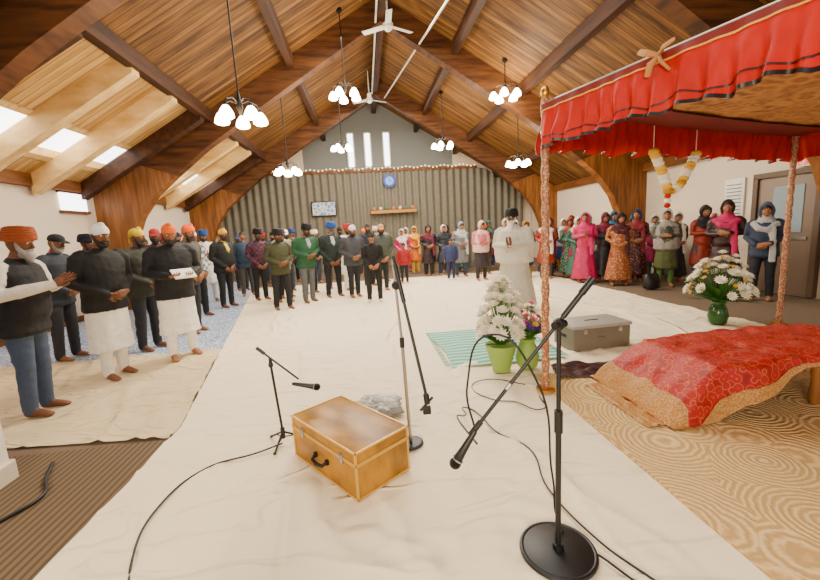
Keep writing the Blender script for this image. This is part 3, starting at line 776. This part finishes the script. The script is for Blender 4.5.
# ------------------------------------------------------------------ harmonium case
m_case = wood('case_varnished_wood', (124, 82, 12), (180, 128, 30), (3, 6, 3), .35)
m_caseedge = mat('case_edge_trim', (206, 160, 70), .35, .3)
m = M()
box(m, (0, 0, .105), (.71, .40, .20), m_case, bev=.006); box(m, (0, 0, .247), (.71, .40, .078), m_case, bev=.006)
for z in (.004, .206, .214, .284):
    for s in (-1, 1):
        box(m, (0, s*.201, z), (.72, .008, .012), m_caseedge); box(m, (s*.356, 0, z), (.008, .41, .012), m_caseedge)
for sx in (-1, 1):
    for sy in (-1, 1): box(m, (sx*.352, sy*.197, .144), (.014, .014, .286), m_caseedge, bev=.003)
for s in (-1, 1):
    box(m, (s*.22, -.206, .21), (.035, .012, .06), m_steel, bev=.003); box(m, (s*.22, -.214, .225), (.02, .01, .02), m_steel)
for s in (-1, 1): box(m, (s*.065, -.21, .12), (.02, .02, .03), m_blk)
tube(m, [(-.065, -.215, .12), (-.055, -.24, .105), (0, -.246, .098), (.055, -.24, .105), (.065, -.215, .12)], [.009, .011, .013, .011, .009], m_blk, n=8)
m.obj('harmonium_case', (-.205, 2.40, .016), math.atan2(-.56, .44))

# ------------------------------------------------------------------ microphones
m_mic = mat('mic_grille', (30, 30, 34), .4, .6, bump=.8, bscale=300)
def mic(m, a, b):
    a = V3(a); b = V3(b); d = (b-a).normalized()
    tube(m, [a, a+d*.10, a+d*.14], [.012, .017, .021], m_blk, n=12); ell(m, a+d*.165, (.026, .026, .026), m_mic, n=14, k=10)
    torus(m, a+d*.145, .023, .023, .004, m_steel, rot=d.to_track_quat('Z', 'Y').to_matrix(), n=18, k=6)
m = M(); cx, cy = .77, 1.49
tube(m, [(cx, cy, .012), (cx, cy, .022), (cx, cy, .032)], [.165, .165, .15], m_blk, n=40, cap=.0)
torus(m, (cx, cy, .022), .158, .158, .012, m_blk, n=40, k=8)
cyl(m, (cx, cy, .03), (cx, cy, .06), .024, m_blk); cyl(m, (cx, cy, .05), (cx, cy, .62), .0125, m_blk); cyl(m, (cx, cy, .60), (cx, cy, .70), .018, m_blk)
cyl(m, (cx, cy, .68), (cx, cy, 1.09), .0095, m_blk)
A = V3((.885, 1.50, 1.215)); Bq = V3((.41, 1.545, .62))
ell(m, (cx, cy, 1.08), (.024, .024, .028), m_blk); cyl(m, (cx-.03, cy-.02, 1.08), (cx+.03, cy+.01, 1.08), .017, m_blk)
cyl(m, A, Bq, .008, m_blk); d = (Bq-A).normalized()
cyl(m, A, A+d*.14, .012, m_blk); cyl(m, A-d*.06, A+d*.02, .015, m_blk); cyl(m, A+d*.5, A+d*.53, .011, m_steel)
cyl(m, Bq-d*.05, Bq+d*.02, .013, m_blk)
mic(m, Bq+V3((0, -.01, .0)), Bq+d*.2+V3((-.01, -.02, -.05)))
m.obj('microphone_stand')
m = M(); cx, cy = .215, 2.53
tube(m, [(cx, cy, .012), (cx, cy, .03)], [.085, .075], m_blk, n=30, cap=0); torus(m, (cx, cy, .02), .08, .08, .01, m_blk, n=30)
m_silver = mat('dull_silver', (170, 164, 154), .35, .9)
cyl(m, (cx, cy, .03), (cx-.02, cy, .75), .012, m_silver); cyl(m, (cx-.02, cy, .72), (cx-.02, cy, .79), .016, m_blk); cyl(m, (cx-.02, cy, .75), (cx-.05, cy, 1.32), .009, m_silver)
A = V3((.165, 2.46, 1.34)); Bq = V3((.30, 2.24, .50)); d = (Bq-A).normalized()
cyl(m, A, Bq, .010, m_blk); cyl(m, A+d*.05, A+d*.3, .014, m_blk); ell(m, (cx-.04, cy-.04, 1.15), (.03, .04, .03), m_blk)
cyl(m, Bq, Bq+V3((.005, -.01, -.06)), .018, m_blk); box(m, Bq+V3((.0, -.01, -.10)), (.05, .03, .05), m_blk, bev=.006); cyl(m, Bq+V3((-.04, -.01, -.1)), Bq+V3((.04, -.01, -.02)), .008, m_blk)
m.obj('microphone_stand')
m = M(); cx, cy = -.70, 2.74
for a in (.3, 2.4, 4.5):
    e = V3((cx+.15*math.cos(a), cy+.15*math.sin(a), .018)); cyl(m, e, (cx, cy, .10), .007, m_blk); ell(m, e, (.014, .014, .010), m_blk, n=8, k=5)
    cyl(m, (cx, cy, .06), e.lerp(V3((cx, cy, .10)), .4), .004, m_blk)
cyl(m, (cx, cy, .05), (cx, cy, .13), .016, m_blk); cyl(m, (cx, cy, .1), (cx-.03, cy, .60), .009, m_blk); ell(m, (cx-.03, cy, .61), (.018, .018, .022), m_blk)
A = V3((-.80, 2.74, .73)); Bq = V3((-.54, 2.70, .50)); d = (Bq-A).normalized()
cyl(m, A, Bq, .007, m_blk); cyl(m, A-d*.02, A+d*.05, .012, m_blk); cyl(m, (-.73, 2.74, .66), (-.73, 2.74, .60), .012, m_blk)
mic(m, V3((-.58, 2.70, .47)), V3((-.34, 2.69, .415)))
m.obj('microphone_stand')
m_cab = mat('cable_rubber', (12, 12, 14), .5)
curve('microphone_cable', [(-.70, 2.70, .03), (-.86, 2.62, .022), (-1.15, 2.5, .022), (-1.28, 2.15, .022), (-1.2, 1.75, .022), (-1.02, 1.45, .022), (-.86, 1.25, .022), (-.74, 1.12, .022)], .006, m_cab)
curve('microphone_cable', [(.42, 1.55, .60), (.44, 1.75, .75), (.55, 1.7, 1.0), (.72, 1.6, .8), (.80, 1.6, .3), (.85, 1.58, .03), (.95, 1.4, .022), (1.05, 1.1, .022), (1.02, .9, .022)], .005, m_cab)
curve('microphone_cable', [(.42, 1.54, .56), (.46, 2.1, .4), (.66, 2.7, .1), (.74, 2.95, .024), (.80, 2.8, .024), (.84, 2.55, .022), (.98, 2.3, .022), (.92, 1.9, .022), (.98, 1.5, .022), (1.12, 1.15, .022), (1.1, .95, .022)], .005, m_cab)
curve('microphone_cable', [(1.40, 3.05, .022), (1.30, 2.8, .022), (1.15, 2.98, .022), (1.0, 3.05, .022), (.9, 3.4, .022), (1.1, 3.5, .022), (1.38, 3.3, .022)], .005, m_cab)
curve('power_cable', [(-2.30, 2.80, .02), (-2.2, 2.6, .015), (-2.08, 2.4, .015), (-2.15, 2.2, .015), (-2.25, 1.9, .015)], .011, m_cab)
m_bag = mat('clear_plastic_bag', (190, 188, 180), .25, trans=.4, bump=.9, bscale=22)
m = M()
ell(m, (0, 0, .055), (.19, .14, .06), m_bag, n=44, k=30, fn=lambda p: V3((p.x, p.y, max(-.045, p.z)))*(1+.45*noise.noise(p*14)+.4*abs(noise.noise(p*35))))
m.obj('plastic_bag', (-.02, 3.05, .012))
m_tin = mat('grey_green_paint', (110, 106, 92), .4, nscale=12, namt=.15); m_tin2 = mat('grey_lid_paint', (156, 154, 144), .4)
m = M(); box(m, (0, 0, .13), (.72, .42, .26), m_tin, bev=.008); box(m, (0, 0, .275), (.75, .45, .04), m_tin2, bev=.008); box(m, (0, 0, .298), (.18, .02, .005), m_blk)
for s in (-1, 1): box(m, (s*.22, -.215, .23), (.05, .02, .07), m_steel, bev=.003)
torus(m, (0, -.225, .14), .05, .012, .006, m_steel, n=16, k=6)
for s in (-1, 1): box(m, (s*.372, 0, .15), (.015, .12, .03), m_blk, bev=.004)
m.obj('storage_trunk', (2.62, 4.28, .02), .05)

# ------------------------------------------------------------------ flowers
m_wf = mat('white_petals', (240, 234, 214), .6, nscale=20, namt=.06); m_yf = mat('yellow_petals', (226, 180, 40), .6); m_leaf = mat('green_leaf', (52, 100, 26), .5, nscale=15, namt=.25)
m_leaf2 = mat('light_green_wrap', (136, 170, 74), .5); m_purple = mat('purple_petals', (96, 44, 140), .6); m_pink = mat('pink_petals', (210, 90, 116), .6)
def bloom(m, c, r, mt, rot, petals=14, lay=3):
    c = V3(c)
    for l in range(lay):
        tilt = .25+.45*l
        for i in range(petals):
            a = 2*pi*(i+l*.5)/petals; R_ = rot @ RZ(a) @ RY(-tilt)
            k = r*(1-.18*l); w_ = k*.22
            P0 = [V3((0, 0, 0)), V3((k*.5, w_, 0)), V3((k, 0, k*.12)), V3((k*.5, -w_, 0)), V3((k*.5, 0, -k*.05))]
            m.add([R_ @ p+c for p in P0], [[0, 4, 1], [0, 3, 4], [1, 4, 2], [4, 3, 2]], mt)
    ell(m, c+rot @ V3((0, 0, r*.15)), (r*.25, r*.25, r*.2), mt, n=8, k=5)
def leaf(m, a, b, w_, mt):
    a = V3(a); b = V3(b); d = b-a; s = d.cross(V3((0, 0, 1))); s = s.normalized() if s.length > 1e-4 else V3((1, 0, 0)); u = s.cross(d).normalized()
    pts = []; n = 6
    for i in range(n+1):
        t = i/n; ww = w_*math.sin(pi*min(1, t*.96+.02)); c = a+d*t-V3((0, 0, 1))*d.length*.25*t*t
        pts += [c-s*ww, c+u*ww*.25*-1, c+s*ww]
    fs = []
    for i in range(n):
        o = i*3; fs += [[o, o+1, o+4, o+3], [o+1, o+2, o+5, o+4]]
    m.add(pts, fs, mt)
rnd = random.Random(3)
def bouquet(name, loc, rad, height, nfl, cols, vase_m, vase='round', leaves=26):
    m = M()
    prof = [(.07, 0), (.10, .03), (.12, .12), (.10, .22), (.07, .28), (.09, .32)] if vase == 'round' else [(.09, 0), (.11, .1), (.14, .2), (.16, .28)]
    tube(m, [(0, 0, z) for r, z in prof], [r for r, z in prof], vase_m, n=22, cap=0)
    top = prof[-1][1]
    for i in range(nfl):
        a = rnd.random()*2*pi; e = rnd.random()**.7; rr_ = rad*math.sin(e*1.5); z = top+(height-top)*(.15+.85*math.cos(e*1.5))*(.75+.25*rnd.random())
        c = V3((rr_*math.cos(a), rr_*math.sin(a), max(top+.04, z)))
        out = V3((c.x, c.y, (c.z-top)*.8+.05)).normalized(); q = V3((0, 0, 1)).rotation_difference(out).to_matrix()
        tube(m, [(0, 0, top-.05), V3((c.x*.5, c.y*.5, (top+c.z)/2)), c], [.004]*3, m_leaf, n=5)
        mt_, r_ = cols[rnd.randrange(len(cols))]
        bloom(m, c, r_, mt_, q, petals=12, lay=3)
    for i in range(leaves):
        a = rnd.random()*2*pi; l = rad*(.8+.6*rnd.random()); zz = top+.02+rnd.random()*(height-top)*.5
        leaf(m, (0, 0, top-.02), (l*math.cos(a), l*math.sin(a), zz+.08), .022+.02*rnd.random(), m_leaf)
    return m.obj(name, loc, angle=50)
bouquet('flower_vase', (1.30, 3.72, .018), .20, .96, 95, [(m_wf, .085), (m_wf, .075), (m_wf, .08)], m_leaf2, 'cone', 22)
bouquet('flower_vase', (1.58, 3.72, .018), .17, .70, 34, [(m_wf, .05), (m_purple, .045), (m_pink, .045), (m_yf, .04)], m_leaf2, 'round', 50)
bouquet('flower_vase', (4.62, 4.60, .018), .34, .96, 75, [(m_wf, .10), (m_wf, .08), (m_yf, .035), (m_wf, .07)], mat('green_glass', (30, 76, 26), .2), 'round', 60)

# ------------------------------------------------------------------ canopy (palki)
A0 = V3((1.50, 3.14, 0)); B0 = V3((5.30, 4.39, 0)); ex = (B0-A0).normalized(); LX = (B0-A0).length; ey = V3((ex.y, -ex.x, 0)); LY = 3.6
CZ_ = 2.40
m_redv = mat('red_satin', (180, 20, 0), .6, nscale=6, namt=.3, spec=.25)
m_redd = mat('red_cloth_lining', (112, 8, 2), .6, nscale=8, namt=.2)
m_lin = vor('brocade_lining', 9, [(0, (226, 178, 104)), (.3, (140, 86, 42)), (.6, (200, 142, 74)), (1, (100, 48, 24))], .6)
m_pole = vor('gold_pole_pattern', 40, [(0, (230, 204, 160)), (.35, (180, 130, 84)), (.7, (130, 60, 46)), (1, (220, 190, 140))], .4)
m_gtrim = mat('gold_braid', (214, 150, 50), .5, nscale=60, namt=.4)
root = bpy.data.objects.new('canopy', None); bpy.context.scene.collection.objects.link(root)
def cp(u, v, z): return A0+ex*u+ey*v+V3((0, 0, z))
m = M()
for (u, v) in ((0, 0), (LX, 0), (0, LY), (LX, LY)):
    b = cp(u, v, 0)
    n = 60
    pts = [b+V3((0, 0, .03+(CZ_+.05)*i/n)) for i in range(n+1)]
    tube(m, pts, [.026+.010*abs(math.sin(i*pi/4)) for i in range(n+1)], m_pole, n=12, cap=.2)
    cyl(m, b+V3((0, 0, .024)), b+V3((0, 0, .045)), .08, m_gold, 24)
    ell(m, b+V3((0, 0, CZ_+.12)), (.035, .035, .05), m_gold, n=12, k=8)
m.obj('posts', parent=root)
m = M()
cs = [cp(0, 0, CZ_), cp(LX, 0, CZ_), cp(LX, LY, CZ_), cp(0, LY, CZ_)]
for i in range(4): cyl(m, cs[i]+V3((0, 0, .03)), cs[(i+1) % 4]+V3((0, 0, .03)), .020, m_silver)
m.obj('rails', parent=root)
m_trimd = mat('dark_red_trim', (50, 2, 4), .5)
def valance(i, drop, side):
    p, q = cs[i], cs[(i+1) % 4]; L = (q-p).length; d = (q-p)/L; nrm = V3((d.y, -d.x, 0))*side
    nsc = int(L/.30); m = M()
    def fn(u, v):
        s = u*L; ruf = math.sin(s*2*pi/.13+2*noise.noise(V3((s*2, 0, 5))))*.036*v+math.sin(s*2*pi/.41+1)*.02*v+noise.noise(V3((s*5, v*2, i)))*.06*v
        dr = drop*(1-.10*abs(math.sin(pi*u*nsc))+.10*noise.noise(V3((s*4, 0, i))))
        return p+d*s+nrm*(.028+ruf+.05*v)+V3((0, 0, .025-dr*v))
    grid(m, nsc*24, 10, fn, m_redv)
    grid(m, nsc*24, 1, lambda u, v: fn(u, .94+.06*v)+nrm*.006, m_blk)
    grid(m, nsc*24, 1, lambda u, v: fn(u, .80+.03*v+.05*math.sin(pi*u*nsc*2))+nrm*.005, m_trimd)
    grid(m, nsc*24, 1, lambda u, v: fn(u, .12+.035*v)+nrm*.006, m_gtrim)
    grid(m, nsc*12, 1, lambda u, v: fn(u, v*.12)+nrm*.006, m_redd)
    return m
for i in range(4): valance(i, .36, -1).obj('valance_%d' % i, parent=root, fixn=False, angle=80)
m = M()
grid(m, 40, 36, lambda u, v: cp(u*LX, v*LY, CZ_-.01-.10*math.sin(pi*u)*math.sin(pi*v)+.02*math.sin(u*38)*math.sin(pi*v)), m_lin)
grid(m, 40, 2, lambda u, v: cp(u*LX, .02+v*.35, CZ_-.035-.03*math.sin(pi*u)), m_redd)
grid(m, 40, 2, lambda u, v: cp(.02+v*.35, u*LY, CZ_-.035-.03*math.sin(pi*u)), m_redd)
m.obj('roof_cloth', parent=root, angle=80)
m_sash = mat('beige_sash', (176, 122, 66), .7, bump=.4, bscale=20)
m = M(); sp = cp(0, .93, CZ_+.02)
ell(m, sp+V3((0, 0, 0)), (.035, .04, .035), m_sash)
for dx, dz, l in ((-1, .3, .13), (1, .45, .12), (-.9, -.9, .12), (.5, -1, .10)):
    e = sp-ey*dx*l*.8+V3((0, 0, dz*l)); tube(m, [sp-ex*.02, sp.lerp(e, .5)-ex*.07, e-ex*.06], [(.012, .012), (.022, .010), (.018, .008)], m_sash, n=8)
m.obj('tied_sash', parent=root)
m = M()
def gar(p, q, sag, cnt):
    for i in range(cnt+1):
        t = i/cnt; c = p.lerp(q, t)-V3((0, 0, sag*4*t*(1-t)))
        mt_ = m_yf if (i//2) % 2 == 0 else m_wf
        ell(m, c, (.048, .048, .036), mt_, n=10, k=7, fn=lambda v: v*(1+.2*math.sin(v.x*300)*math.cos(v.z*250)))
g1 = cp(1.32, .02, CZ_-.30); g2 = cp(1.98, .02, CZ_-.30); gm = cp(1.56, .02, CZ_-.66); g3 = cp(1.76, .02, CZ_-.58)
gar(g1, gm, -.02, 9); gar(gm, g3, .03, 5); gar(g3, g2, .0, 8)
cyl(m, g1, g1+V3((0, 0, .3)), .004, m_wf, 5); cyl(m, g2, g2+V3((0, 0, .3)), .004, m_wf, 5)
for k in range(3): ell(m, gm-V3((0, 0, .05+.045*k)), (.03, .03, .026), m_redv if k != 1 else m_wf, n=8, k=6)
m.obj('flower_garland', parent=root)

# ------------------------------------------------------------------ cloth-covered low table
m_broc = vor('red_brocade', 17, [(0, (214, 110, 44)), (.10, (196, 60, 20)), (.16, (172, 14, 4)), (.50, (160, 8, 2)), (.56, (206, 96, 40)), (.62, (160, 8, 2)), (1, (130, 6, 2))], .6)
m_goldb = vor('gold_border_brocade', 75, [(0, (214, 168, 90)), (.4, (184, 134, 66)), (.75, (150, 92, 44)), (1, (204, 158, 82))], .6)
m_maroon = vor('maroon_carpet', 9, [(0, (120, 80, 36)), (.3, (56, 12, 14)), (.7, (34, 8, 10)), (1, (100, 40, 24))], .8)
root = bpy.data.objects.new('scripture_platform', None); bpy.context.scene.collection.objects.link(root)
m = M()
x0, x1, y0, y1 = 2.42, 3.95, 2.38, 3.12
box(m, ((x0+x1)/2, (y0+y1)/2, .36), (x1-x0, y1-y0, .06), m_gluleg, bev=.01)
for x in (x0+.05, x1-.05, 3.3):
    for y in (y0+.05, y1-.05): tube(m, [(x, y, .030), (x, y, .1), (x, y, .2), (x, y, .35)], [.03, .04, .03, .045], m_gluleg, n=12, cap=.1)
m.obj('table', parent=root)
def drape(u, v):
    s = u*2.05; t = v*1.12-.16
    if s < .42:
        k = s/.42; x = 2.02+.40*k; z = .03+.39*(k**.75)
    else:
        x = 2.42+(s-.42); z = .42+.03*math.sin((s-.42)*1.7)
    y = y0+t
    lift = .0 if s < .45 else min(1, (s-.45)/.6)
    if t < 0:
        z -= min(z-.03, -t*(2.4-1.9*lift+.15*math.sin(s*9))); y = y0-.03+t*.25-.02*math.sin(s*11)
    elif y > y1:
        z -= min(z-.03, (y-y1)*1.3); y = y1+.03+(y-y1)*.2
    w_ = noise.noise(V3((x*5, y*5, 1)))*.026+noise.noise(V3((x*11, y*9, 3)))*.016
    if s < .42: y = y0+.0+(y-y0)*(.98+.15*(1-s/.42))
    return V3((x+.02*noise.noise(V3((y*6, x, 2))), y, max(.030, z+w_)))
m = M()
grid(m, 120, 70, drape, m_broc)
m.obj('red_cover', parent=root, angle=80, fixn=False)
m = M()
grid(m, 20, 70, lambda u, v: drape(u*.065, v)+V3((0, 0, .008)), m_goldb)
grid(m, 120, 6, lambda u, v: drape(u, v*.055)+V3((0, -.006, .004)), m_goldb)
grid(m, 30, 30, lambda u, v: V3((1.88+u*.28, 2.36+v*.80, .030+.03*abs(noise.noise(V3((u*5, v*8, 4)))))), m_goldb)
m.obj('gold_border', parent=root, angle=80, fixn=False)
m = M()
grid(m, 40, 40, lambda u, v: V3((1.72+u*.7+.1*v, 3.34+v*.36-.1*u, .030+.07*abs(noise.noise(V3((u*4, v*3, 7)))))), m_maroon)
m.obj('maroon_throw', angle=80)

# ------------------------------------------------------------------ chandeliers, fans
m_shade = mat('glowing_glass_shade', (255, 250, 235), .3, emis=26, ecol=(255, 238, 200))
m_iron = mat('dark_bronze', (30, 22, 16), .5, .5)
def lamp(kind, loc, energy, col, size=.3, rot=None, sy=None):
    L = bpy.data.lights.new(kind.lower()+'_light', kind); L.energy = energy; L.color = col
    if kind == 'AREA':
        L.size = size
        if sy: L.shape = 'RECTANGLE'; L.size_y = sy
    elif kind == 'POINT': L.shadow_soft_size = size
    o = bpy.data.objects.new(kind.lower()+'_light', L); o.location = loc
    if rot: o.rotation_euler = rot
    bpy.context.scene.collection.objects.link(o); return o
for (x, y, z) in [(-1.62, 6.0, 3.27), (-.215, 9.2, 4.58), (3.4, 9.1, 4.48), (-1.85, 10.6, 3.22), (-.53, 13, 4.25), (2.62, 12.5, 4.12), (4.5, 11.1, 3.28)]:
    m = M()
    ztop = roofz(x)-z
    cyl(m, (0, 0, .25), (0, 0, ztop), .012, m_iron, 8); cyl(m, (0, 0, ztop-.06), (0, 0, ztop), .06, m_iron)
    tube(m, [(0, 0, -.02), (0, 0, .06), (0, 0, .14), (0, 0, .26)], [.02, .045, .03, .015], m_iron, n=12)
    for i in range(5):
        a = i*2*pi/5+.5; c, s = math.cos(a), math.sin(a)
        tube(m, [(0, 0, .10), (c*.12, s*.12, .16), (c*.24, s*.24, .12), (c*.27, s*.27, .04)], [.010]*4, m_iron, n=6)
        cyl(m, (c*.27, s*.27, .0), (c*.27, s*.27, .05), .028, m_iron)
        tube(m, [(c*.27, s*.27, .01), (c*.27, s*.27, -.04), (c*.27, s*.27, -.09), (c*.27, s*.27, -.13)], [.04, .075, .095, .10], m_shade, n=16, cap=.3)
    m.obj('chandelier', (x, y, z))
    lamp('POINT', (x, y, z-.32), 170, (1, .84, .62), .18)
for (x, y, z, R_) in [(.80, 9.0, 5.8, .62), (.45, 13.5, 5.75, .62)]:
    m = M()
    cyl(m, (0, 0, .05), (0, 0, roofz(x)-z), .018, m_white); tube(m, [(0, 0, -.08), (0, 0, -.02), (0, 0, .06), (0, 0, .09)], [.05, .11, .11, .05], m_white, n=20, cap=.2)
    for i in range(3):
        a = i*2*pi/3+.5; R3 = RZ(a) @ RX(.2)
        box(m, RZ(a) @ V3((R_*.55, 0, .02)), (R_*.9, .13, .012), m_white, R3, bev=.004)
        box(m, RZ(a) @ V3((.12, 0, .02)), (.14, .04, .02), m_white, R3)
    m.obj('ceiling_fan', (x, y, z))
m = M()
tube(m, [(0, 0, .0), (0, 0, .12), (0, 0, .26), (0, 0, .30)], [(.17, .10), (.18, .11), (.15, .08), (.12, .04)], mat('black_leather', (18, 16, 18), .4), n=16, cap=.2)
tube(m, [(-.1, 0, .28), (-.08, 0, .42), (0, 0, .46), (.08, 0, .42), (.1, 0, .28)], [.01]*5, m_blk, n=6)
m.obj('handbag', (5.85, 7.4, .03))

# ------------------------------------------------------------------ light
w = bpy.data.worlds.new('sky'); bpy.context.scene.world = w; w.use_nodes = True
bg = w.node_tree.nodes['Background']; bg.inputs[0].default_value = (.97, .97, 1, 1); bg.inputs[1].default_value = 1.3
for (x, y, e) in [(.7, 2.8, 140), (.7, 7.5, 420), (.7, 12.5, 420)]:  # added fill lights overhead, unseen and with no fixture modelled
    lamp('AREA', (x, y, 5.7), e, (1, .93, .80), 2.2, sy=3.5)
# added low warm fill lamp, unseen behind the camera, raking over the floor cloth
lamp('AREA', (-1.2, -2.6, 2.2), 300, (1, .80, .54), 1.6, rot=(math.radians(72), 0, math.radians(-14)), sy=1.0)

# ------------------------------------------------------------------ camera
f = 388.0
down = Vector((140, -2510, -f)).normalized(); Zc = -down
Yc = Vector((-45, 57.5, -f)).normalized(); Yc = (Yc-Zc*Yc.dot(Zc)).normalized(); Xc = Yc.cross(Zc)
Rm = Matrix((Xc, Yc, Zc)).to_4x4()
cam = bpy.data.cameras.new('camera'); co = bpy.data.objects.new('camera', cam); bpy.context.scene.collection.objects.link(co)
co.matrix_world = Matrix.Translation((0, 0, 1.5)) @ Rm
cam.sensor_width = 36; cam.lens = 36*f/820; cam.clip_start = .02; cam.clip_end = 200
bpy.context.scene.camera = co
